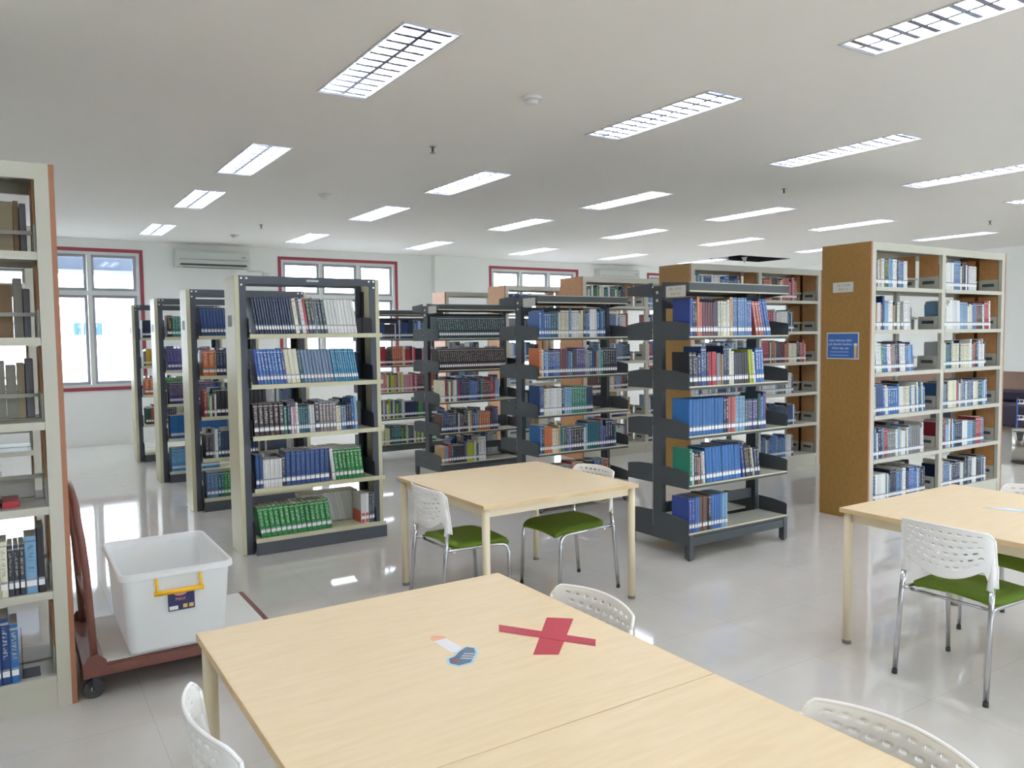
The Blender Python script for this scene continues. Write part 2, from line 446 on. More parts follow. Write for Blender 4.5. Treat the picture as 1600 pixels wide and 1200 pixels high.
sprinkler(3.16, 11.48, 'tiny sprinkler head on the ceiling near the first air conditioner')
sprinkler(7.5, 5.94, 'tiny sprinkler head on the ceiling left above the mustard-panelled bookcase')
sprinkler(12.4, 6.12, 'tiny sprinkler head on the ceiling right above the mustard-panelled bookcase')

# ---------------------------------------------------------------- air conditioners
def make_ac():
    t = thing('air_conditioner', '', 'air conditioner')
    pr = [(0, 0), (-.19, 0), (-.215, .03), (-.22, .1), (-.21, .25), (-.18, .3), (0, .3)]
    b = MB().prism(pr, -.6, .6, 'ac_plastic', 'x'); b.build('body', t, bevel=.008)
    MB().box(-.56, .56, -.228, -.222, .13, .135, 'ac_dark').build('panel_seam', t)
    MB().box(-.5, .5, -.2195, -.17, -.004, .0, 'ac_dark').build('bottom_grille', t)
    MB().prism([(-.226, .062), (-.216, .03), (-.19, .03), (-.2, .062)], -.54, .54, 'ac_dark', 'x').build('air_slot', t)
    MB().prism([(-.224, .03), (-.206, .002), (-.2, .002), (-.215, .03)], -.53, .53, 'ac_plastic', 'x').build('louver_flap', t)
    MB().box(.46, .52, -.229, -.224, .18, .2, 'grey_print').build('badge', t)
    return t
ac = place(make_ac(), (3.07, Y1, 2.9), 0, 'white wall air conditioner between the first two windows', 'wall air conditioners')
place(copy_tree(ac), (12.05, Y1, 2.9), 0, 'white wall air conditioner beyond the third window', 'wall air conditioners')
jb = tag(MB().box(3.93, 4.03, Y1-.04, Y1, 2.78, 2.86, 'ac_plastic').build('junction_box'), 'small white junction box on the wall beside the air conditioner', 'junction box')
MB().tube([(3.66, Y1-.012, 2.88), (3.9, Y1-.012, 2.88), (3.97, Y1-.012, 2.86)], .01, 'ac_plastic', 6).build('cable_duct', jb)

# ---------------------------------------------------------------- colours of books
PAL = {
 'navy': '23365c', 'dark blue': '284a86', 'blue': '3f74c0', 'bright blue': '2f72b8', 'royal blue': '3950a4', 'steel blue': '5a82b4', 'light blue': '82aed2', 'sky blue': '4aa0d8', 'teal': '1f6878', 'sea green': '2f8f78', 'slate': '4a5c68',
 'green': '1f8a3e', 'cerulean': '2f90bc', 'dark green': '2b5a44', 'lime': 'b8c440', 'yellow': 'd8b430', 'mustard': 'b09040', 'cream': 'dedcc4', 'white': 'e8e9e8', 'grey': '8c8e92', 'mauve grey': '978a8c', 'black': '26262e', 'charcoal': '3c3e48',
 'maroon': '6e3040', 'red': 'b83440', 'salmon': 'c06a62', 'orange': 'd0703c', 'brown': '6a4a3c', 'tan': 'b89468', 'purple': '4c4488', 'violet': '5a50a0', 'pink': 'd89aa8', 'dark teal': '24464e', 'dark brown': '3e2c30', 'blue grey': '7088a8'}
LIGHT = {'lime', 'yellow', 'cream', 'white', 'tan', 'pink', 'light blue', 'mustard'}
def cols(name, jit=.06):
    c = lin(PAL[name]); k = (1+random.uniform(-jit, jit)*2)*(.82 if name in LIGHT else .7)
    ink = random.choice([lin('28303c'), lin('284070'), lin('701c28')]) if name in LIGHT else random.choice([lin('e4e4e0')]*5+[lin('d8c070')])
    return tuple(min(1, x*k) for x in c), (*ink, random.choice([0, .25, .45, .6]))
STUFF = MB()          # all books beyond the three hundred that show largest
GAP = .001
def spine(m, t, h, T, col, ink, seed):
    b = len(m.v); e = min(.006, t*.22); P = [(0, .0035), (e, 0), (t-e, 0), (t, .0035)]
    for z in (0, h):
        for x, y in P: m.v.append(tuple(T @ Vector((x, y, z))) if T else (x, y, z))
    m.v += [tuple(T @ Vector(p)) if T else p for p in ((0, .0045, 0), (t, .0045, 0), (0, .0045, h), (t, .0045, h))]
    us = (0, e/t, 1-e/t, .999)
    for i in range(3): m.face([b+i, b+i+1, b+5+i, b+4+i], 'book_cover', i != 1 and False, col, ink, ((seed+us[i], 0), (seed+us[i+1], 0), (seed+us[i+1], 1), (seed+us[i], 1)))
    m.face([b, b+8, b+9, b+3, b+2, b+1], 'book_cover', False, col, ink); m.face([b+4, b+5, b+6, b+7, b+11, b+10], 'book_cover', False, col, ink)
    m.face([b, b+4, b+10, b+8], 'book_cover', False, col, ink); m.face([b+3, b+9, b+11, b+7], 'book_cover', False, col, ink)
def book_shape(cover, pages, lab, T, t, h, d, col, ink, band, seed, pm='page_edges'):
    w = min(.002, t*.15)
    if cover is pages:
        spine(cover, t, h, T, col, ink, seed)
        cover.box(0, t, .0045, d, 0, h, 'book_cover', T, col, ink)
        pages.box(w, t-w, w*2, d, h, h+.0012, pm, T, col)
    else:
        spine(cover, t, h, T, col, ink, seed)
        cover.box(0, w, .0045, d, 0, h, 'book_cover', T, col, ink); cover.box(t-w, t, .0045, d, 0, h, 'book_cover', T, col, ink)
        pages.box(w+.0002, t-w-.0002, .0047, d-.003, .003, h-.004, pm, T)
    if band:
        e = min(.003, t*.12)
        lab.box(e, t-e, -.001, .0005, .034, .060, 'white_print', T)
        lab.box(e, t-e, -.0006, .0005, .060, .070, 'tape_clear', T)
def layout(run, x0, lean=0, h=.25, d=.18, band=True, xmax=None):
    """RUN: list of (colour, count, thickness, height or None, lean or None) -> placed books"""
    out = []; x = x0
    for r in run:
        c, n, t = r[:3]; hh = (r[3] if len(r) > 3 and r[3] else h); ln = (r[4] if len(r) > 4 and r[4] is not None else lean)
        bd_ = r[5] if len(r) > 5 else band
        base, ink = cols(c, .02)
        if n >= 8 and c in ('navy', 'dark blue', 'white', 'mauve grey') or c == 'dark blue' and n > 3: ink = (*ink[:3], .06)
        if c in ('dark teal', 'dark brown', 'green', 'sea green'): ink = (*lin('d8d8d0'), .5)
        for k in range(n):
            tt = t*random.uniform(.97, 1.03); kk = random.uniform(.85, 1.15)
            a = math.radians(ln)      # positive: top towards -x
            if out and a > out[-1]['a']+1e-6: x += min(out[-1]['h'], hh)*(math.tan(a)-math.tan(out[-1]['a']))
            st = tt/math.cos(a)
            if xmax and x+st > xmax: return out
            out.append(dict(c=c, col=tuple(min(1, q*kk) for q in base), ink=ink, t=tt-GAP, h=hh*random.uniform(.995, 1.005), d=d, a=a, x=x, st=st, band=bd_))
            x += st
    return out
RNDP = {
 'mixed': ['navy', 'dark blue', 'blue', 'steel blue', 'white', 'cream', 'black', 'charcoal', 'light blue', 'orange', 'red', 'tan', 'purple', 'teal', 'maroon', 'sea green', 'grey'],
 'bluish': ['navy', 'dark blue', 'blue', 'steel blue', 'white', 'light blue', 'bright blue', 'charcoal', 'teal', 'white', 'cream', 'blue'],
 'pale': ['white', 'white', 'cream', 'grey', 'light blue', 'steel blue', 'navy', 'white', 'red', 'blue grey', 'charcoal', 'teal', 'white', 'white', 'white', 'navy', 'blue'],
 'warm': ['maroon', 'red', 'salmon', 'orange', 'tan', 'brown', 'black', 'light blue', 'cream', 'charcoal', 'pink'],
 'greenish': ['green', 'dark green', 'sea green', 'lime', 'teal', 'charcoal', 'navy', 'cream', 'dark green', 'white'],
 'redgreen': ['red', 'maroon', 'orange', 'lime', 'green', 'purple', 'cream', 'pink', 'charcoal', 'teal'],
 'dark': ['black', 'charcoal', 'navy', 'dark green', 'maroon', 'slate', 'white', 'dark blue'],
}
def rnd(pal, length, t=(.016, .038), h=(.2, .27), leanp=.0, runp=.3):
    run = []; s = 0
    while s < length:
        c = random.choice(RNDP[pal]); n = 1 if random.random() > runp else random.randint(2, 5); tt = random.uniform(*t); hh = random.uniform(*h)
        if s + n*tt > length: n = 1
        run.append((c, n, tt, hh, None)); s += n*tt
        if s > length-.015: break
    return run
def put_stuff(books, yfront, z, flip=False, xoff=0):
    for k, b in enumerate(books):
        a = b['a']
        # top towards -x for positive a
        R = Matrix.Rotation(-a, 4, 'Y')
        zo = 0 if a >= 0 else b['t']*math.sin(-a)
        if flip: T = Matrix.Translation((xoff, yfront, z+.0005)) @ Matrix.Rotation(PI, 4, 'Z') @ Matrix.Translation((b['x'], 0, zo)) @ R
        else: T = Matrix.Translation((xoff+b['x'], yfront, z+.0005+zo)) @ R
        book_shape(STUFF, STUFF, STUFF, T, b['t'], b['h'], b['d'], b['col'], b['ink'], b['band'], random.randint(0, 60))
NB = [0]
def put_books(books, yfront, z, where, group):
    made = []
    for k, b in enumerate(books):
        NB[0] += 1
        a = b['a']; zo = 0 if a >= 0 else b['t']*math.sin(-a)
        I = None
        c = MB(); p = MB(); l = MB()
        book_shape(c, p, l, I, b['t'], b['h'], b['d'], b['col'], b['ink'], b['band'], random.randint(0, 60))
        yo = random.uniform(-.003, .004)
        o = c.build('book', loc=(b['x'], yfront+yo, z+.0005+zo), rot=(0, -a, 0))
        tag(o, '%s %s, %s from left, %s' % (b['c'], 'thin book' if b['t'] < .019 else ('thick book' if b['t'] > .033 else 'book'), ordinal(k+1), where), 'book', group)
        p.build('pages', o)
        if b['band']: l.build('spine_label', o)
        made.append(o)
    return made

# ---------------------------------------------------------------- rack type with cream side panels
ZA = [1.72, 1.33, .93, .52, .13]
def make_cream_rack():
    t = thing('library_rack', '', 'bookshelf')
    MB().box(-.5936, -.593, -.06, .07, 1.78, 1.87, 'grey_print').build('side_label', t, label='faded grey label')
    for s in (-1, 1):
        MB().box(s*.575-.018, s*.575+.018, -.16, .16, 0, 2.17, 'cream_steel').build('side_panel', t, bevel=.004)
        for f in (-1, 1):
            MB().box(*sorted((s*.557, s*.505)), *sorted((f*.158, f*.148)), 0, 2.11, 'grey_steel').build('upright', t)
            MB().box(*sorted((s*.557, s*.547)), *sorted((f*.148, f*.09)), 0, 2.08, 'darker_steel').build('upright_flange', t)
    for f in (-1, 1):
        b = MB().box(-.557, .557, *sorted((f*.162, f*.148)), 2.11, 2.17, 'grey_steel')
        for x, z in ((-.54, 2.15), (-.54, 2.1), (-.5, 2.15), (.54, 2.15), (.54, 2.1), (.5, 2.15)):
            b.tube([(x, f*.16, z), (x, f*.168, z)], .008, 'bolt_metal', 8)
        b.build('top_bar', t)
        for z in ZA:
            y0, y1 = sorted((f*.215, f*.008))
            s = MB().box(-.5 if z > .2 else -.495, .5, y0, y1, z-.012, z, 'cream_steel')
            s.box(-.5, .585, *sorted((f*.225, f*.215)), z-.034, z, 'cream_steel')
            s.build('shelf', t)
            for e in (-1, 1):
                y0, y1 = sorted((f*.2, f*.012))
                q = [(f*.012, z-.04), (f*.2, z-.03), (f*.212, z+.02), (f*.205, z+.11), (f*.19, z+.125), (f*.012, z+.14)]
                if f < 0: q = q[::-1]
                MB().prism(q, e*.502-.0015, e*.502+.0015, 'darker_steel', 'x').build('shelf_bracket', t)
        MB().box(-.5, .588, *sorted((f*.235, f*.222)), 0, .096, 'grey_steel').build('base_plinth', t)
    return t
CXA, CYA = 2.09, [6.395, 8.28, 10.18, 12.12]
lab = ['front one of the four cream-sided grey racks, filled with blue and green volumes',
       'second cream-sided grey rack, just behind the front one, navy set on top',
       'third cream-sided grey rack, sea green books on top and sky blue sets below',
       'cream-sided grey rack at the rear of its row beside the window, bottom shelf empty']
ra = make_cream_rack()
for k, y in enumerate(CYA):
    o = ra if k == 0 else copy_tree(ra)
    place(o, (CXA, y, 0), 0, lab[k], 'cream-sided racks in a row')
tag(MB().box(2.06, 2.16, 6.395-.1635, 6.395-.1625, 2.135, 2.15, 'paper').build('sticker'), 'tiny white sticker on the top bar of the front cream-sided rack', 'sticker')
yf = CYA[0]-.205; x0 = CXA-.485
FR = 'front cream-sided rack'
put_books(layout([('navy', 15, .0205, .285, 8), ('cream', 1, .034, .28, 8), ('navy', 1, .018, .28, 8), ('white', 1, .034, .275, 8), ('red', 1, .022, .28, 8), ('slate', 2, .03, .27, 8), ('white', 1, .008, .29, 8, False), ('slate', 3, .028, .27, 8), ('white', 9, .0275, .275, 8)], x0+.04, xmax=2.588), yf, ZA[0], 'top shelf, '+FR, 'books on the top shelf of the front cream-sided rack')
put_books(layout([('royal blue', 1, .02, .275, 7), ('blue', 7, .026, .27, 7), ('royal blue', 1, .024, .27, 7), ('cream', 3, .036, .27, 7), ('teal', 1, .028, .27, 8), ('blue grey', 9, .027, .265, 8), ('cerulean', 11, .0185, .265, 9)], x0+.04, xmax=2.588), yf, ZA[1], 'second shelf, '+FR, 'books on the second shelf of the front cream-sided rack')
put_books(layout([('dark brown', 6, .04, .25), ('sea green', 1, .025, .22), ('navy', 1, .03, .25), ('white', 1, .022, .21), ('pink', 1, .02, .21), ('white', 1, .02, .24), ('teal', 5, .018, .215), ('white', 2, .022, .22), ('charcoal', 1, .04, .25), ('mauve grey', 5, .028, .235), ('cream', 2, .022, .2), ('steel blue', 2, .022, .2), ('navy', 2, .022, .215), ('blue', 1, .025, .26), ('light blue', 1, .026, .27)], x0, lean=2, xmax=2.588), yf, ZA[2], 'third shelf, '+FR, 'books on the third shelf of the front cream-sided rack')
put_books(layout([('dark blue', 2, .028, .26), ('white', 8, .0185, .22), ('charcoal', 1, .03, .24), ('dark blue', 9, .0395, .27), ('white', 1, .03, .26, 6), ('green', 7, .035, .25, 6)], x0, xmax=2.588), yf, ZA[3], 'fourth shelf, '+FR, 'books on the fourth shelf of the front cream-sided rack')
b1 = layout([('green', 14, .041, .24, 8)], x0+.03)
b2 = layout([('white', 2, .036, .25, 0), ('slate', 2, .025, .25, 0)], 2.46)
bb = put_books(b1+b2, yf, ZA[4], 'bottom shelf, '+FR, 'books on the bottom shelf of the front cream-sided rack')
for o, b in zip(bb[14:16], b2[:2]):        # orange lower third of the two white volumes
    m = MB(); t_ = b['t']
    m.box(.004, t_-.004, -.0005, .0005, .004, .085, 'orange_cover'); m.box(-.0006, 0, .006, b['d']-.002, .004, .105, 'orange_cover')
    m.build('orange_band', o)
# books behind, on the rear side of the front rack
for i, (pal, n) in enumerate((('pale', 0), ('pale', .35), ('pale', .95), ('pale', .8), ('pale', .85))):
    if n: put_stuff(layout(rnd(pal, n, (.02, .04), (.2, .25)) if i < 4 else [('white', 16, .03, .25, -12, False), ('charcoal', 4, .02, .2, 0)], -.48, h=.25, d=.18), CYA[0]+.205, ZA[i], True, CXA)
# the three racks behind
fills = {
 1: [[('dark blue', 10, .03, .27, 4), ('navy', 8, .03, .27, 4)], [('orange', 2, .055, .25), ('tan', 1, .02, .24), ('navy', 3, .03, .25), ('dark green', 5, .03, .25), ('navy', 8, .03, .24)], [('red', 1, .03, .26), ('green', 1, .02, .24), ('cream', 1, .025, .2), ('black', 1, .02, .2), ('white', 1, .02, .22), ('black', 12, .04, .25)], [('charcoal', 2, .035, .23), ('grey', 1, .02, .24), ('white', 1, .03, .28), ('teal', 1, .03, .27), ('navy', 12, .03, .26)], [('steel blue', 3, .035, .25), ('teal', 2, .03, .25), ('green', 4, .03, .25), ('royal blue', 8, .03, .25)]],
 2: [[('black', 1, .06, .25), ('sea green', 6, .03, .24), ('light blue', 8, .03, .24)], [('violet', 20, .036, .25, 5)], [('purple', 25, .02, .25, 0)], [('bright blue', 30, .018, .27)], [('sky blue', 30, .018, .27)]],
 3: [[('navy', 26, .02, .24)], [('grey', 1, .03, .2), ('yellow', 3, .035, .23), ('mustard', 2, .03, .2), ('green', 6, .03, .2)], [('orange', 2, .06, .23), ('teal', 1, .04, .25), ('blue grey', 2, .04, .22), ('green', 9, .03, .22)], [('dark green', 2, .035, .22), ('red', 2, .03, .23), ('salmon', 1, .02, .22), ('charcoal', 8, .03, .22)], []],
}
for k, rows in fills.items():
    for i, run in enumerate(rows):
        if run: put_stuff(layout(run, CXA-.47, xmax=2.56), CYA[k]-.205, ZA[i])
        if run and i in (1, 2, 3): put_stuff(layout(rnd('bluish', .9), -.47), CYA[k]+.205, ZA[i], True, CXA)

# ---------------------------------------------------------------- dark open racks
ZB = [1.665, 1.297, .93, .565, .205]
def make_dark_rack():
    t = thing('steel_rack', '', 'bookshelf')
    for e in (-1, 1):
        x = e*.53
        MB().box(x-.02, x+.02, -.05, .05, .19, 2.05, 'dark_steel').build('post', t)
        n = MB().box(x-.02, x+.02, -.345, .345, .11, .19, 'dark_steel')
        n.build('base_beam', t)
        for f in (-1, 1):
            l = MB().box(x-.02, x+.02, *sorted((f*.345, f*.295)), .012, .11, 'dark_steel').build('leg', t)
            MB().tube([(x, f*.32, 0), (x, f*.32, .012)], .018, 'rubber', 10).build('foot', l)
            for z in ZB:
                q = [(f*.052, z-.028), (f*.335, z-.028), (f*.338, z+.085), (f*.325, z+.095), (f*.2, z+.112), (f*.052, z+.118)]
                if f < 0: q = q[::-1]
                MB().prism(q, e*.553-.0015, e*.553+.0015, 'dark_steel', 'x').build('shelf_bracket', t)
            q = [(f*.052, 1.965), (f*.335, 1.99), (f*.338, 2.055), (f*.052, 2.075)]
            if f < 0: q = q[::-1]
            MB().prism(q, e*.553-.0015, e*.553+.0015, 'dark_steel', 'x').build('top_bracket', t)
        b = MB()
        for z in (2.0, 1.94): b.tube([(e*.55, 0, z), (e*.556, 0, z)], .012, 'bolt_metal', 8)
        b.build('bolt_cap', t)
    for f in (-1, 1):
        for z in ZB:
            s = MB().box(-.55, .55, *sorted((f*.33, f*.055)), z-.01, z, 'pale_shelf')
            s.box(-.55, .55, *sorted((f*.338, f*.33)), z-.026, z-.009, 'dark_steel'); s.box(-.55, .55, *sorted((f*.339, f*.33)), z-.009, z+.001, 'cream_steel')
            s.build('shelf', t)
        s = MB().box(-.55, .55, *sorted((f*.33, f*.052)), 2.02, 2.03, 'darker_steel'); s.box(-.55, .55, *sorted((f*.338, f*.33)), 1.99, 2.0, 'cream_steel'); s.box(-.55, .55, *sorted((f*.338, f*.33)), 2.0, 2.055, 'dark_steel'); s.box(-.55, .55, *sorted((f*.34, f*.33)), 2.055, 2.062, 'pale_shelf')
        s.build('top_shelf', t)
        MB().box(-.51, .51, *sorted((f*.34, f*.31)), .11, .175, 'dark_steel').build('base_rail', t)
    MB().box(-.51, .51, -.01, .01, 1.88, 1.96, 'dark_steel').build('cross_brace', t)
    MB().box(-.51, .51, -.01, .01, .3, .38, 'dark_steel').build('cross_brace', t)
    return t
CXB, CYB = 4.755, [4.485, 6.425, 8.43, 10.4]
lab = ['dark grey open steel rack of blue books standing beside the mustard-panelled bookcase',
       'dark grey open steel rack with mixed books just beyond the small square table',
       'dark grey open rack with dark teal set above dark brown set',
       'dark grey open rack at the rear, partly hidden behind the front cream-sided rack']
rb = make_dark_rack()
for k, y in enumerate(CYB):
    o = rb if k == 0 else copy_tree(rb)
    place(o, (CXB, y, 0), 0, lab[k], 'dark grey open racks in a row')
    s = thing('rack_sign', ['paper sign reading 500 to 519,53 on the dark rack of blue books', 'plain paper sign on the dark rack beyond the square table', 'plain paper sign on the dark rack with teal set', 'plain paper sign on the rearmost dark rack'][k], 'sign', (CXB-.5565, y, 1.998), 0, 'paper signs on the dark racks')
    MB().box(-.0012, 0, -.305, -.1, -.04, .042, 'paper').build('sheet', s)
    if k == 0:
        text('number_text', '500 - 519,53', .026, 'grey_print', s, (-.0015, -.2, .018), (PI/2, 0, -PI/2))
        text('rack_text', '[RAK 10]', .026, 'grey_print', s, (-.0015, -.2, -.018), (PI/2, 0, -PI/2))
yf = CYB[0]-.325; x0 = CXB-.535
RR = 'rack of blue books'
put_books(layout([('royal blue', 1, .03, .28, 0), ('navy', 2, .022, .27), ('orange', 1, .028, .29), ('salmon', 1, .03, .25, 0), ('maroon', 5, .026, .25), ('navy', 1, .03, .26), ('cream', 4, .024, .26), ('white', 1, .025, .27), ('tan', 1, .035, .29), ('steel blue', 6, .0265, .29), ('blue', 2, .028, .27), ('salmon', 3, .028, .27, 13), ('blue', 3, .026, .285, 14)], x0, lean=1, xmax=5.24), yf, ZB[0], 'top shelf, dark '+RR, 'books on the top shelf of the dark rack of blue books')
put_books(layout([('black', 2, .034, .25), ('purple', 1, .024, .22), ('charcoal', 1, .028, .24), ('dark blue', 2, .03, .29), ('navy', 1, .025, .25), ('red', 3, .028, .25), ('grey', 2, .024, .24), ('tan', 1, .022, .23), ('navy', 2, .032, .29), ('cream', 1, .03, .27), ('white', 1, .026, .25), ('charcoal', 7, .0225, .24), ('lime', 2, .025, .26, 6), ('white', 1, .022, .24, 6), ('blue', 3, .03, .27, 4)], x0, lean=1, xmax=5.27), yf, ZB[1], 'second shelf, dark '+RR, 'books on the second shelf of the dark rack of blue books')
put_books(layout([('bright blue', 11, .033, .27), ('navy', 2, .024, .27), ('salmon', 3, .03, .27), ('light blue', 3, .032, .27), ('slate', 2, .03, .24), ('purple', 3, .03, .24), ('dark green', 1, .033, .28), ('blue', 1, .03, .26), ('purple', 1, .036, .29)], x0, xmax=5.27), yf, ZB[2], 'third shelf, dark '+RR, 'books on the third shelf of the dark rack of blue books')
put_books(layout([('sea green', 1, .03, .27), ('white', 1, .02, .24), ('charcoal', 2, .022, .24), ('orange', 1, .018, .2), ('grey', 1, .025, .24, 3), ('white', 1, .025, .24, 3), ('bright blue', 11, .035, .265, 4), ('royal blue', 1, .03, .26, 8), ('charcoal', 3, .028, .24, 9), ('cream', 1, .022, .22, 9), ('navy', 2, .028, .22, 6)], x0, xmax=5.2), yf, ZB[3], 'fourth shelf, dark '+RR, 'books on the fourth shelf of the dark rack of blue books')
put_books(layout([('royal blue', 2, .028, .26), ('blue', 2, .026, .26), ('brown', 3, .03, .26), ('black', 1, .034, .27), ('blue', 4, .028, .26), ('light blue', 2, .03, .26)], x0, xmax=5.2), yf, ZB[4], 'bottom shelf, dark '+RR, 'books on the bottom shelf of the dark rack of blue books')
def seq(pal, L, **k): return rnd(pal, L, **k)
rows = {
 1: [seq('bluish', .8, t=(.02, .034), h=(.22, .28)), seq('mixed', .95, t=(.02, .034), h=(.23, .27)), [('dark blue', 1, .05, .28), ('cream', 1, .03, .25)] + [('white', 6, .03, .25), ('navy', 1, .03, .26), ('light blue', 3, .03, .25), ('sea green', 6, .03, .26), ('navy', 3, .025, .25)], [('bright blue', 1, .03, .27)]+seq('mixed', .92, t=(.02, .034), h=(.2, .29)), seq('mixed', .85, h=(.2, .27))],
 2: [[('dark teal', 30, .03, .25, 7)], [('dark brown', 32, .028, .25, 7)], [('cream', 1, .06, .25)]+seq('mixed', .75, t=(.02, .032), h=(.22, .27)), [('brown', 1, .04, .22)]+seq('dark', .35)+seq('mixed', .4), [('tan', 1, .04, .2), ('blue grey', 1, .05, .2)]+seq('redgreen', .4, h=(.2, .25))+[('white', 2, .05, .28)]],
 3: [seq('bluish', .85), seq('warm', .9, h=(.22, .27)), seq('redgreen', 1., h=(.22, .27)), seq('greenish', 1.), seq('greenish', .95)],
}
for k, rs in rows.items():
    for i, run in enumerate(rs): put_stuff(layout(run, CXB-.53, xmax=5.27), CYB[k]-.325, ZB[i])
for k in (2,):
    for i in range(5):
        if i == 0 or random.random() < .3: continue
        put_stuff(layout(rnd(random.choice(['mixed', 'bluish']), random.uniform(.4, .9)), -.53), CYB[k]+.325, ZB[i], True, CXB)

# ---------------------------------------------------------------- tall bookcases with board end panels
ZC = [2.08, 1.70, 1.32, .935, .545, .15]
BW, BD, BH = 1.165, .245, 2.47      # half length, half depth, height
def make_bookcase(panel):
    t = thing('bookcase', '', 'bookshelf')
    for e in (-1, 1):
        MB().box(*sorted((e*BW, e*(BW-.022))), -BD+.004, BD-.004, 0, BH, panel).build('end_panel', t)
        for f in (-1, 1): MB().box(*sorted((e*BW, e*(BW-.022))), *sorted((f*BD, f*(BD-.004))), 0, BH, 'orange_edge').build('edge_band', t)
    for x in (-(BW-.05), 0, BW-.05):
        for f in (-1, 1):
            MB().box(x-.028, x+.028, *sorted((f*BD, f*(BD-.035))), 0, BH-.07, 'white_steel').build('upright', t)
    for f in (-1, 1):
        MB().box(-BW+.022, BW-.022, *sorted((f*BD, f*(BD-.03))), BH-.07, BH, 'white_steel').build('top_rail', t)
        MB().box(-BW+.022, BW-.022, *sorted((f*(BD-.005), f*(BD-.02))), 0, .112, 'white_steel').build('base_plinth', t)
    for b in (-1, 1):
        xa, xb = sorted((b*.029, b*(BW-.079)))
        for f in (-1, 1):
            for z in ZC:
                s = MB().box(xa, xb, *sorted((f*(BD-.012), f*.015)), z-.01, z, 'pale_shelf'); s.box(xa, xb, *sorted((f*(BD+.004), f*(BD-.012))), z-.036, z, 'white_steel')
                s.build('shelf', t)
        for z in ZC[:-1]:
            MB().box(xa, xb, -.006, .006, z+.1, z+.118, 'pale_shelf').build('back_stop', t)
        # inner side at the far end of each bay: board above, slotted plate below
        xe = xb
        for z in ZC:
            for f in (-1, 1):
                if b > 0 or z > 2: MB().box(xe-.006, xe-.001, *sorted((f*(BD-.04), f*.02)), z+.125, z+.335, 'tan_board').build('inner_board', t)
                s = MB(); y0, y1 = sorted((f*(BD-.04), f*.02)); zt = z+.125; ym = (y0+y1)/2
                s.box(xe-.008, xe-.001, y0, y1, z, z+.055, 'pale_shelf'); s.box(xe-.008, xe-.001, y0, y1, z+.085, zt, 'pale_shelf')
                s.box(xe-.008, xe-.001, y0, ym-.06, z+.055, z+.085, 'pale_shelf'); s.box(xe-.008, xe-.001, ym+.06, y1, z+.055, z+.085, 'pale_shelf'); s.box(xe-.003, xe-.001, ym-.06, ym+.06, z+.055, z+.085, 'ac_dark')
                s.build('side_plate', t)
    MB().box(-BW+.022, BW-.022, -BD+.03, BD-.03, BH-.012, BH-.002, 'pale_shelf').build('top_cover', t)
    return t
CXC, CYC = 7.545, [4.375, 6.59, 8.67, 10.63, 12.52]
DXC = [0, .055, .155, .17, .13]
lab = ['tall cream bookcase with mustard end panel and blue notice, beyond the table before it',
       'tall bookcase with tan end panel behind the dark rack of blue books',
       'tall bookcase with tan end panel showing green and pale books on top',
       'tall bookcase with tan end panel below the third window, blue binders on top',
       'tall bookcase with pinkish end panel and empty top shelf, rearmost of its row']
bc = make_bookcase('mustard_board')
bcs = [bc]
for k in range(1, 5): bcs.append(copy_tree(bc))
def repanel(o, m):
    for c in kids(o):
        if c.name.startswith('end_panel'):
            c.data = c.data.copy(); c.data.materials[0] = MATS[m]
for k, m in ((1, 'mustard_board'), (2, 'tan_board'), (3, 'tan_board'), (4, 'pink_board')):
    repanel(bcs[k], m)
for k, o in enumerate(bcs): place(o, (CXC+DXC[k], CYC[k], 0), 0, lab[k], 'tall bookcases in a row')
lb1 = place(copy_tree(bc), (.222-BW, 4.365, 0), 0, 'tall bookcase with orange edge beside the trolley, papers and bound bundles on it', 'tall bookcases near the trolley')
lb2 = place(copy_tree(bc), (.222-BW, 6.59, 0), 0, 'tall bookcase standing behind the one beside the trolley', 'tall bookcases near the trolley')
for o in (lb1, lb2): repanel(o, 'tan_board')

# notices on the mustard panel
XP = CXC-BW
nt_ = thing('notice', 'blue notice with white text on the mustard end panel', 'notice', (XP, 4.395, 1.56))
MB().box(-.0015, 0, -.16, .165, -.12, .12, 'paper').build('border', nt_)
MB().box(-.0025, -.0015, -.15, .155, -.11, .11, 'blue_print').build('sheet', nt_)
R_ = (PI/2, 0, -PI/2)
for z, s in ((.05, 'kalau bukunya tidak'), (.015, 'jadi diambil, letakkan'), (-.02, 'di bus saja, yaa')):
    text('notice_text', s, .029, 'white_print', nt_, (-.003, .025, z), R_)
for z in (-.055, -.085):
    MB().box(-.003, -.0025, -.06, .13, z-.004, z+.004, 'pale_blue_print').build('small_print', nt_)
g = MB().box(-.0035, -.0025, -.14, -.115, -.105, .0, 'gold_print'); g.box(-.0036, -.0025, -.143, -.112, 0, .022, 'white_print'); g.box(-.0036, -.0026, -.135, -.12, -.105, -.07, 'pink_print')
g.build('picture', nt_)
sg = thing('bookcase_sign', 'white paper rack sign above the blue notice on the mustard panel', 'sign', (XP, 4.398, 2.086))
MB().box(-.0012, 0, -.1, .105, -.045, .045, 'paper').build('sheet', sg)
text('number_text', '620 - 629,04', .026, 'grey_print', sg, (-.0016, 0, .018), R_)
text('rack_text', '(RAK 23)', .026, 'grey_print', sg, (-.0016, 0, -.018), R_)

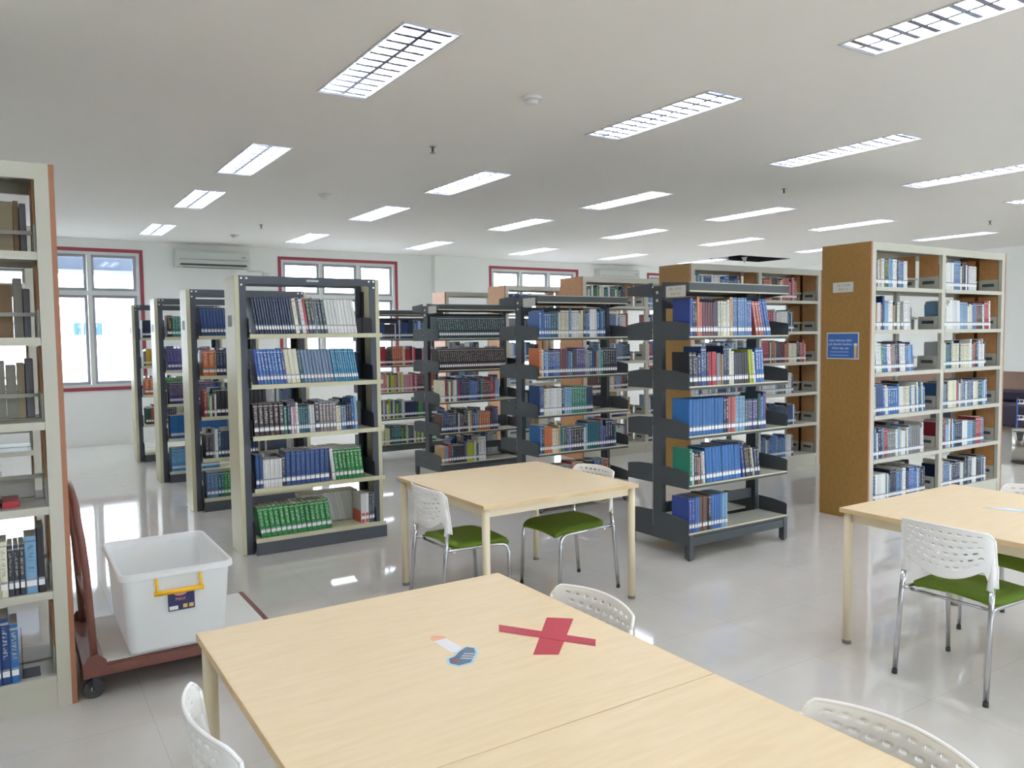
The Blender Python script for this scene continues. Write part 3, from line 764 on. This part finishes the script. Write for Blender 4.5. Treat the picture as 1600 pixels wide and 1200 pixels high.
# books in the bookcases
yf = CYC[0]-.225; xl = CXC-BW+.085; xr = CXC+.035
MB_ROW = 'bookcase with blue notice'
b = layout([('white', 1, .03, .24), ('charcoal', 1, .02, .24), ('white', 1, .025, .24), ('tan', 1, .025, .25), ('white', 2, .025, .25), ('dark green', 2, .035, .25), ('light blue', 2, .03, .25), ('white', 2, .033, .25), ('charcoal', 1, .02, .26), ('steel blue', 3, .028, .24), ('white', 2, .03, .24)], xl, lean=1, xmax=xl+.78)
put_books(b, yf, ZC[0], 'top shelf of first bay, '+MB_ROW, 'books on the top shelf of the bookcase with blue notice')
b = layout([('navy', 1, .035, .29), ('tan', 1, .02, .24), ('white', 2, .028, .24), ('brown', 1, .022, .23), ('dark blue', 1, .03, .3), ('light blue', 2, .03, .25), ('white', 2, .036, .26), ('tan', 1, .03, .22), ('slate', 1, .034, .25), ('cream', 2, .026, .25), ('grey', 2, .025, .25), ('white', 3, .035, .26, 3)], xl, lean=1, xmax=xl+.85)
put_books(b, yf, ZC[1], 'second shelf of first bay, '+MB_ROW, 'books on the second shelf of the bookcase with blue notice')
b = layout([('brown', 1, .03, .22), ('white', 3, .03, .26, 5), ('green', 1, .03, .25), ('blue', 2, .03, .24), ('white', 2, .028, .25), ('salmon', 1, .02, .24), ('grey', 2, .026, .25), ('purple', 1, .03, .27), ('navy', 1, .03, .26), ('white', 3, .03, .25, 4), ('steel blue', 2, .03, .24), ('light blue', 1, .03, .24), ('blue', 1, .03, .24)], xl+.02, lean=5, xmax=xl+.88)
put_stuff(b, yf, ZC[2])
def bay(x, k, i, pal, L, lean=2, flip=False):
    put_stuff(layout(rnd(pal, L, t=(.018, .036), h=(.22, .28)), x+DXC[k], lean=lean, xmax=x+DXC[k]+.97), CYC[k]-.225, ZC[i])
for i, (pal, L, ln) in enumerate([('', 0, 0), ('', 0, 0), ('', 0, 0), ('bluish', .85, 3), ('pale', .82, 2), ('bluish', .86, 1)]):
    if pal: bay(xl, 0, i, pal, L, ln)
for i, (pal, L, ln) in enumerate([('pale', .6, 1), ('pale', .88, 3), ('pale', .82, 1), ('pale', .85, 1), ('pale', .8, 1), ('pale', .85, 1)]): bay(xr, 0, i, pal, L, ln)
for i in (1, 2, 3, 4, 5): put_stuff(layout(rnd('dark', .9), 0, lean=0), CYC[0]+.225, ZC[i], True, CXC-.04)
for k in (1, 2, 3):
    for i in range(6):
        p = {1: ['bluish', 'pale', 'pale', 'pale', 'dark', 'bluish'], 2: ['greenish', 'pale', 'pale', 'warm', 'mixed', 'pale'], 3: ['bluish', 'mixed', 'mixed', 'pale', 'mixed', 'mixed']}[k][i]
        bay(xl, k, i, p, random.uniform(.7, 1.0) if k < 3 else random.uniform(.4, .7), 1)
        bay(xr, k, i, {1: ['warm', 'pale', 'warm', 'pale', 'dark', 'bluish'], 2: ['pale', 'pale', 'mixed', 'warm', 'pale', 'dark'], 3: ['mixed']*6}[k][i], random.uniform(.6, .85), 1)
for i in range(2, 6): bay(xl, 4, i, 'mixed', .6)

# shelves by the trolley
yl = 4.365; xb0 = .222-BW
lx1 = .222-.079; lx0 = xb0+.03
# upper three levels: big bound bundles on the rear side, page edges this way
def bundle(x0, x1, z, h, m, label, y0=4.4, y1=4.58, lean=0):
    o = MB().box(0, x1-x0, 0, y1-y0, 0, h, m).build('document_bundle', loc=(x0, y0, z+.0005), rot=(0, -math.radians(lean), 0), bevel=.003)
    tag(o, label, 'document bundle', 'bound bundles on the bookcase by the trolley')
mat('brown_paper', '9c8468', .9, noise=.15, nscale=90); mat('grey_card', '8e9099', .8, noise=.08, nscale=60); mat('beige_paper', 'b5a88e', .9, noise=.12, nscale=90); mat('grey_paper', 'a8a69e', .9, noise=.15, nscale=90)
sh = ['top shelf', 'second shelf', 'third shelf']
defs = [
 [(-.6, -.4, .24, 'beige_paper'), (-.395, -.2, .25, 'brown_paper'), (-.195, -.07, .26, 'brown_paper'), (-.065, .0, .25, 'brown_paper'), (.003, .06, .255, 'beige_paper'), (.063, .085, .26, 'brown_paper'), (.088, .115, .25, 'grey_card')],
 [(-.6, -.36, .3, 'brown_paper'), (-.355, -.1, .28, 'brown_paper'), (-.095, .045, .25, 'brown_paper'), (.048, .085, .28, 'grey_paper'), (.088, .115, .23, 'grey_card')],
 [(-.6, -.3, .26, 'grey_paper'), (-.295, -.1, .25, 'grey_paper'), (-.095, .0, .27, 'grey_paper'), (.003, .045, .25, 'grey_paper'), (.048, .08, .26, 'beige_paper'), (.083, .115, .28, 'grey_card')]]
nm = {'beige_paper': 'beige', 'brown_paper': 'brown', 'grey_card': 'dark grey', 'grey_paper': 'pale grey'}
for i, d in enumerate(defs):
    for j, (a, b_, h_, m) in enumerate(d):
        bundle(a, b_, ZC[i], h_, m, '%s bound bundle, %s from the end upright, %s of bookcase by the trolley' % (nm[m], ordinal(len(d)-j), sh[i]))
put_books(layout([('charcoal', 1, .03, .25), ('white', 1, .03, .25), ('cream', 2, .03, .25), ('charcoal', 3, .022, .23), ('light blue', 1, .045, .26), ('black', 1, .03, .3)], -.145), yl-.235, ZC[4], 'fifth shelf, bookcase by the trolley', 'books on the fifth shelf of the bookcase by the trolley')
put_books(layout([('blue', 2, .03, .28), ('dark blue', 2, .035, .3), ('bright blue', 1, .035, .27)], -.163), yl-.235, ZC[5], 'bottom shelf, bookcase by the trolley', 'books on the bottom shelf of the bookcase by the trolley')
be = thing('book_end', 'black metal book end against blue books by the trolley', 'book end', (.012, yl-.2, ZC[5]+.0006))
MB().box(0, .0025, 0, .12, 0, .2, 'darker_steel').build('upright_plate', be); MB().box(.0025, .07, 0, .12, .0005, .0025, 'darker_steel').build('foot_plate', be)
put_books(layout([('black', 4, .028, .2, 0)], -.155), yl-.2, ZC[3], 'fourth shelf, bookcase by the trolley', 'books on the fourth shelf of the bookcase by the trolley')
tag(MB().box(-.08, .1, 4.42, 4.56, ZC[3]+.001, ZC[3]+.075, 'paper').build('paper_stack', bevel=.003), 'low stack of white papers on the fourth shelf by the trolley', 'paper stack')
tag(MB().box(-.035, .03, 4.18, 4.34, ZC[3]+.0005, ZC[3]+.03, 'red_tape').build('folder', bevel=.002), 'small red folder lying on the fourth shelf by the trolley', 'folder')
for i in (1, 2, 3, 4): put_stuff(layout(rnd('bluish', .85), -.9+0), 6.59-.225, ZC[i], False, 0)

tag(STUFF.build('shelved_books'), 'remaining rows of library books on the farther racks and bookcases', 'books', kind='stuff')

# ---------------------------------------------------------------- tables
TW = .57
def make_table(name='reading_table'):
    t = thing(name, '', 'table')
    tp = MB().box(-TW, TW, -TW, TW, .716, .74, 'table_wood'); tp.build('tabletop', t, bevel=.0015)
    e = MB()
    for q in ((-TW-.001, TW+.001, TW, TW+.001), (-TW-.001, TW+.001, -TW-.001, -TW), (-TW-.001, -TW, -TW, TW), (TW, TW+.001, -TW, TW)): e.box(*q, .7165, .7395, 'table_edge')
    e.build('edge_band', t)
    a = TW-.035
    for q in ((-a, a, a-.02, a), (-a, a, -a, -a+.02), (-a, -a+.02, -a+.02, a-.02), (a-.02, a, -a+.02, a-.02)): MB().box(*q, .665, .716, 'beige_metal').build('apron', t)
    for sx in (-1, 1):
        for sy in (-1, 1):
            x, y = sx*(TW-.032), sy*(TW-.032)
            l = MB().tube([(x, y, .02), (x, y, .7155)], .023, 'beige_metal', 18).build('leg', t)
            MB().tube([(x, y, 0), (x, y, .02)], .0235, 'foot_plastic', 18).build('foot_cap', l)
    return t
tb = place(make_table(), (1.052, 2.075, 0), 0, 'light wood table bearing the red tape cross and a sticker', 'light wood reading tables')
t1b = place(copy_tree(tb), (1.052, 2.075-2*TW-.0032, 0), 0, 'light wood table pushed against the one with the red cross, mostly cut off', 'light wood reading tables')
t2 = place(copy_tree(tb), (2.775, 4.31, 0), 0, 'light wood square table in the middle with a chair on either side', 'light wood reading tables')
t3 = place(copy_tree(tb), (4.32, 2.02, 0), 0, 'light wood table in front of the mustard-panelled bookcase, a chair beneath its edge', 'light wood reading tables')

# tape cross and sticker on the table
def flat(pts, z, m, name, parent=None, th=.0006):
    return MB().prism(pts, z, z+th, m, 'z').build(name, parent)
tc_ = thing('tape_cross', 'cross of red tape stuck on the table top', 'tape', (0, 0, .74))
flat([(1.49, 2.122), (1.341, 1.85), (1.279, 1.893), (1.432, 2.165)][::-1] if False else [(1.49, 2.122), (1.556, 2.062), (1.341, 1.85), (1.279, 1.893)], .0003, 'red_tape', 'tape_strip', tc_)
flat([(1.322, 2.155), (1.292, 2.105), (1.47, 1.838), (1.503, 1.878)], .001, 'red_tape', 'tape_strip', tc_)
st = thing('sticker', 'cut-out sticker of white sleeve above a dark shape, beside the tape cross', 'sticker', (0, 0, .74))
flat([(1.098, 2.182), (1.122, 2.165), (1.125, 2.14), (1.132, 2.06), (1.108, 2.035), (1.085, 2.045), (1.083, 2.09), (1.082, 2.15)], .0003, 'white_print', 'sleeve', st)
flat([(1.084, 2.178), (1.1, 2.192), (1.126, 2.172), (1.126, 2.152), (1.083, 2.152)], .0009, 'skin_print', 'hand_print', st)
flat([(1.148, 2.06), (1.166, 2.035), (1.148, 1.99), (1.1, 1.94), (1.055, 1.94), (1.036, 1.975), (1.05, 2.01), (1.075, 2.015), (1.1, 2.035)], .0004, 'cyan_edge', 'sticker_border', st)
flat([(1.142, 2.052), (1.158, 2.033), (1.142, 1.995), (1.098, 1.948), (1.06, 1.948), (1.045, 1.975), (1.056, 2.003), (1.08, 2.01), (1.106, 2.032)], .001, 'slate_print', 'dark_print', st)
for k in range(3):
    x = 1.085+.012*k; y = 1.975+.012*k
    flat([(x, y+.012), (x+.03, y-.012), (x+.033, y-.009), (x+.003, y+.015)], .0016, 'white_print', 'print_line', st)
flat([(1.055, 1.985), (1.065, 1.992), (1.075, 1.982), (1.063, 1.97)], .0016, 'red_tape', 'print_mark', st)
s3 = thing('sticker', 'pale torn sticker on the table before the mustard-panelled bookcase', 'sticker', (0, 0, .74))
flat([(4.35, 2.15), (4.47, 2.06), (4.47, 1.86), (4.42, 1.84), (4.4, 2.0)], .0003, 'cyan_edge', 'sticker_sheet', s3)
flat([(4.37, 2.13), (4.45, 2.06), (4.45, 1.98), (4.41, 2.0)], .0009, 'white_print', 'white_print_area', s3)

# ---------------------------------------------------------------- chairs
def make_chair():
    t = thing('chair', '', 'chair')
    HW = .218
    # back shell with slotted holes
    n, r = 44, 30
    def P(s, v, off=0):
        a = abs(s)
        ztop = .785 - .012*s*s - (.03*((a-.9)/.1)**2 if a > .9 else 0)
        if a < .74: zb = .535 + .055*(a/.74)**2.2
        elif a < .84: zb = .59 + .008*math.sin((a-.74)/.1*PI)
        else: zb = .59 - .065*min(1, (a-.84)/.05)
        z = zb + (ztop-zb)*v
        x = -.208 - .055*(1-s*s) - (z-.53)*.14
        if a > .93: x += .012*(a-.93)/.07
        return (x+off, s*HW*(1.0 if v < .5 else 1-.015*(v-.5)), z)
    m = MB(); 
    for i in range(n+1):
        for j in range(r+1): m.v.append(P(-1+2*i/n, j/r))
    for i in range(n):
        for j in range(r):
            hole = False
            if 4 <= i < n-4 and 5 <= j <= 27 and (j % 4) == 2:
                if ((i + (2 if (j//4) % 2 else 0)) % 4) in (0, 1): hole = True
            if hole: continue
            m.face([i*(r+1)+j, (i+1)*(r+1)+j, (i+1)*(r+1)+j+1, i*(r+1)+j+1], 'white_plastic', True)
    m.build('backrest', t, solid=.006)
    rim = MB(); path = []
    for i in range(n+1): path.append(P(-1+2*i/n, 1))
    rim.tube(path, .0055, 'white_plastic', 8)
    for s in (-1, 1): rim.tube([P(s, v/8) for v in range(9)], .006, 'white_plastic', 8)
    rim.build('backrest_rim', t)
    for s in (-1, 1):
        MB().tube([(-.222, s*.2, .515), (-.215, s*.205, .6), (-.225, s*.208, .68)], [.016, .015, .006], 'white_plastic', 12).build('leg_sleeve', t)
    # seat pad
    sp = MB(); nx, ny = 14, 12; top = []; bot = []
    for i in range(nx+1):
        for j in range(ny+1):
            u = i/nx; v = -1+2*j/ny
            x = -.19+.42*u; w = .205+.012*math.sin(PI*u)
            if u < .12: w *= .82+.18*math.sqrt(max(0, 1-((.12-u)/.12)**2))
            if u > .9: w *= .92+.08*math.sqrt(max(0, 1-((u-.9)/.1)**2))
            z = .462 + .004*math.cos(v*PI) - .03*max(0, (u-.78)/.22)**2 + .008*max(0, (.15-u)/.15)
            e = max(abs(v), 0); z -= .012*max(0, (e-.85)/.15)**2
            sp.v.append((x, v*w, z))
    N = len(sp.v)
    for i in range(nx+1):
        for j in range(ny+1):
            x, y, z = sp.v[i*(ny+1)+j]; sp.v.append((x*.985, y*.96, z-.032))
    for i in range(nx):
        for j in range(ny):
            a = i*(ny+1)+j; q = [a, a+ny+1, a+ny+2, a+1]
            sp.face(q, 'green_fabric', True); sp.face([N+k for k in q][::-1], 'green_fabric', True)
    ring = [j for j in range(ny+1)] + [i*(ny+1)+ny for i in range(1, nx+1)] + [nx*(ny+1)+j for j in range(ny-1, -1, -1)] + [i*(ny+1) for i in range(nx-1, 0, -1)]
    for a, b_ in zip(ring, ring[1:]+ring[:1]): sp.face([a, b_, N+b_, N+a], 'green_fabric', True)
    sp.build('seat', t, sub=1)
    MB().box(-.1, .15, -.15, .15, .412, .428, 'white_plastic').build('seat_pan', t)
    for s in (-1, 1):
        l = MB().tube([(-.27, s*.215, .012), (-.232, s*.21, .42), (-.218, s*.206, .53)], .0122, 'chrome', 12).build('leg', t); l['label'] = 'chrome rear leg'
        MB().tube([(-.271, s*.215, 0), (-.2695, s*.215, .022)], .0128, 'rubber', 10).build('foot_cap', l)
        l = MB().tube([(.215, s*.215, .012), (.2, s*.214, .36), (.19, s*.212, .395), (.165, s*.208, .412), (.12, s*.206, .417), (-.18, s*.2, .424), (-.225, s*.208, .426)], .0115, 'chrome', 12).build('leg', t); l['label'] = 'chrome front leg bent into the side rail'
        MB().tube([(.2155, s*.215, 0), (.2148, s*.215, .022)], .0122, 'rubber', 10).build('foot_cap', l)
    MB().tube([(-.17, -.2, .408), (-.17, .2, .408)], .008, 'chrome', 8).build('cross_bar', t)
    return t
G = 'white and green chairs around the tables'
ch = make_chair()
place(ch, (.63, 1.98, 0), 0, 'white chair tucked in at the outer edge of the taped table, near its apron leg', G)
for loc, rz, lb_ in (((1.418, 2.09, 0), PI, 'white perforated chair tucked in beside the red tape cross'),
                     ((1.4, 1.005, 0), PI, 'white perforated chair back at the cut-off second table'),
                     ((2.36, 4.26, 0), 0, 'white chair with green seat on the crate side of the square table'),
                     ((3.112, 4.2, 0), PI, 'white chair with green seat on the bookcase side of the square table'),
                     ((3.9, 1.975, 0), 0, 'white perforated chair with green seat and its back turned, at the table by the bookcase'),
                     ((4.69, 2.11, 0), PI, 'white chair with green seat across the table by the bookcase, mostly hidden')):
    place(copy_tree(ch), loc, rz, lb_, G)

# ---------------------------------------------------------------- trolley and crate
tr = thing('platform_trolley', 'rusty brown platform trolley carrying the white crate', 'trolley', (.7, 4.46, 0))
hx, hy = .455, .37
f = MB()
for q in ((-hx, hx, -hy, -hy+.03), (-hx, hx, hy-.03, hy), (-hx, -hx+.03, -hy+.03, hy-.03), (hx-.03, hx, -hy+.03, hy-.03)): f.box(*q, .112, .158, 'rust_paint')
f.build('frame', tr, bevel=.004)
MB().box(-hx+.004, hx-.004, -hy+.004, hy-.004, .1585, .164, 'rust_paint').build('deck', tr)
for sx in (-1, 1):
    for sy in (-1, 1):
        x, y = sx*(hx-.06), sy*(hy-.05)
        w = MB().tube([(x-.013, y-.012, .045), (x-.013, y+.012, .045)], .045, 'rubber', 24).build('wheel', tr)
        MB().tube([(x-.013, y-.014, .045), (x-.013, y+.014, .045)], .014, 'stainless', 12).build('hub', w)
        MB().box(x-.03, x+.03, y-.022, y+.022, .1, .112, 'darker_steel').build('caster_plate', tr)
        MB().prism([(x-.02, .1), (x+.02, .1), (x-.005, .035), (x-.02, .035)], y-.019, y-.015, 'darker_steel', 'y').build('caster_fork', tr)
        MB().prism([(x-.02, .1), (x+.02, .1), (x-.005, .035), (x-.02, .035)], y+.015, y+.019, 'darker_steel', 'y').build('caster_fork', tr)
prof = [(-.4, .16), (-.407, .3), (-.416, .5), (-.422, .62), (-.434, .76), (-.445, .84)]
hp = [(x, -.345+.02*i/5, z) for i, (x, z) in enumerate(prof)]
R0 = .325
for k in range(1, 12):
    a = PI*k/12; hp.append((-.445-.012*math.sin(a), -R0*math.cos(a), .84+.13*math.sin(a)**.7))
hp += [(x, .345-.02*i/5, z) for i, (x, z) in reversed(list(enumerate(prof)))]
bx = -.4
MB().tube(hp, .017, 'rust_paint', 14).build('handle', tr)
MB().tube([(-.412, -.335, .42), (-.412, .335, .42)], .012, 'rust_paint', 10).build('handle_rung', tr)
for sy in (-1, 1):
    q = [(bx-.05, .125), (bx+.05, .125), (bx+.045, .19), (bx+.01, .225), (bx-.03, .215), (bx-.05, .18)]
    MB().prism(q, *sorted((sy*(hy+.002), sy*(hy+.008))), 'rust_paint', 'y').build('handle_bracket', tr)
tag(MB().box(-.36, .42, -.34, .345, 0, .004, 'paper').build('sheet_lining', loc=(.7, 4.46, .1645)), 'whitish plastic sheet lying on the trolley under the crate', 'plastic sheet')
MATS['paper_blue'] = MATS['paper']
CR = (.67, 4.445, .169)
cr = thing('storage_crate', 'white milky plastic storage crate with yellow handles on the trolley', 'crate', CR)
def rrect(hx, hy, r, z, n=6):
    out = []
    for (sx, sy, a0) in ((1, 1, 0), (-1, 1, PI/2), (-1, -1, PI), (1, -1, 3*PI/2)):
        for k in range(n+1):
            a = a0+PI/2*k/n; out.append((sx*(hx-r)+r*math.cos(a), sy*(hy-r)+r*math.sin(a), z))
    return out
m = MB(); rings = [rrect(.2, .32, .03, .004), rrect(.215, .335, .04, .0), rrect(.223, .343, .04, .02), rrect(.245, .365, .045, .36), rrect(.25, .37, .045, .4), rrect(.262, .384, .05, .402), rrect(.264, .386, .05, .375)]
inner = [rrect(.262, .384, .05, .402), rrect(.256, .377, .047, .406), rrect(.246, .366, .043, .402), rrect(.24, .36, .04, .36), rrect(.218, .338, .036, .02), rrect(.205, .325, .03, .008)]
def loft(m, rings, mt):
    b = len(m.v); n = len(rings[0])
    for R in rings: m.v += R
    for i in range(len(rings)-1):
        for k in range(n):
            k2 = (k+1) % n; m.face([b+i*n+k, b+i*n+k2, b+(i+1)*n+k2, b+(i+1)*n+k], mt, True)
    return b, n
b0, n0 = loft(m, rings, 'milky_plastic'); m.face([b0+k for k in range(n0)][::-1], 'milky_plastic')
b0, n0 = loft(m, inner, 'milky_plastic'); m.face([b0+(len(inner)-1)*n0+k for k in range(n0)], 'milky_plastic')
m.build('tub', cr)
for sy in (-1, 1):
    y = sy*.372
    h_ = MB().tube([(-.1, sy*.368, .365), (-.1, y+sy*.014, .335), (-.1, y+sy*.016, .3)], .007, 'yellow_plastic', 10)
    h_.tube([(.1, sy*.368, .365), (.1, y+sy*.014, .335), (.1, y+sy*.016, .3)], .007, 'yellow_plastic', 10)
    h_.tube([(-.112, y+sy*.016, .297), (.112, y+sy*.016, .297)], .012, 'yellow_plastic', 12)
    h_.build('handle', cr)
    for s in (-1, 1):
        MB().box(s*.1-.014, s*.1+.014, *sorted((sy*.36, sy*.372)), .33, .376, 'milky_plastic').build('handle_mount', cr)
lb = MB().box(-.05, .072, -.001, 0, -.05, .05, 'navy_print').build('label', cr, (0, -.365, .245), (math.radians(-3.4), 0, 0))
el = [(.008+.03*math.cos(a*PI/10), .033+.013*math.sin(a*PI/10)) for a in range(20)]
MB().prism(el[::-1], -.0018, -.001, 'pink_print', 'y').build('oval_mark', lb)
MB().box(-.045, -.005, -.0018, -.001, -.045, -.027, 'white_print').build('white_patch', lb)
for x in (.018, .046): MB().box(x, x+.02, -.0018, -.001, -.042, -.024, 'gold_print').build('gold_patch', lb)
text('label_text', 'MAX', .022, 'orange_print', lb, (.008, -.0015, .004), (PI/2, 0, 0))

# ---------------------------------------------------------------- far right corner
def bin_(x, y, label):
    t = thing('waste_bin', label, 'waste bin', (x, y, 0), 0, 'stainless bins by the far wall')
    MB().tube([(0, 0, .02), (0, 0, .41)], .15, 'stainless', 28).build('body', t)
    MB().tube([(0, 0, 0), (0, 0, .02)], .155, 'rubber', 28).build('base_ring', t)
    MB().tube([(0, 0, .41), (0, 0, .42)], .155, 'stainless', 28).build('rim', t)
    MB().prism([(-.04, .4), (.04, .4), (.025, .3), (-.025, .3)], -.157, -.146, 'darker_steel', 'x').build('opening', t)
bin_(10.85, 4.86, 'stainless waste bin beside the end of the mustard-panelled bookcase')
rk = thing('newspaper_rack', 'blue wire newspaper rack behind the stainless bin', 'rack', (13.0, 5.62, 0))
for y in (-.25, .25):
    for x in (-.18, .18): MB().tube([(x, y, 0), (x, y, .66)], .012, 'blue_wire', 8).build('post', rk)
for z in (.1, .34, .58):
    b_ = MB()
    for x in (-.18, .18): b_.tube([(x, -.25, z), (x, .25, z)], .009, 'white_print', 6); b_.tube([(x, -.25, z+.06), (x, .25, z+.06)], .007, 'white_print', 6)
    for y in (-.25, .25): b_.tube([(-.18, y, z), (.18, y, z)], .009, 'white_print', 6)
    for k in range(9): y = -.22+.055*k; b_.tube([(-.18, y, z), (.18, y, z)], .004, 'white_print', 6); b_.tube([(-.18, y, z), (-.18, y, z+.06)], .004, 'white_print', 6)
    b_.build('wire_tray', rk)
sf = thing('sofa', 'dark purple sofa by the far brown panelling', 'sofa', (14.4, 6.8, 0))
MB().box(-.4, .4, -.9, .9, .08, .45, 'purple_print').build('seat', sf, bevel=.04)
MB().box(.2, .45, -.9, .9, .45, .66, 'purple_print').build('backrest', sf, bevel=.05)
for s in (-1, 1): MB().box(-.4, .4, *sorted((s*.9, s*1.08)), .08, .55, 'purple_print').build('armrest', sf, bevel=.04)
for x in (-.35, .35):
    for y in (-.95, .95): MB().box(x-.03, x+.03, y-.03, y+.03, 0, .08, 'rubber').build('leg', sf)
print('individual books', NB[0], 'stuff faces', len(STUFF.f))
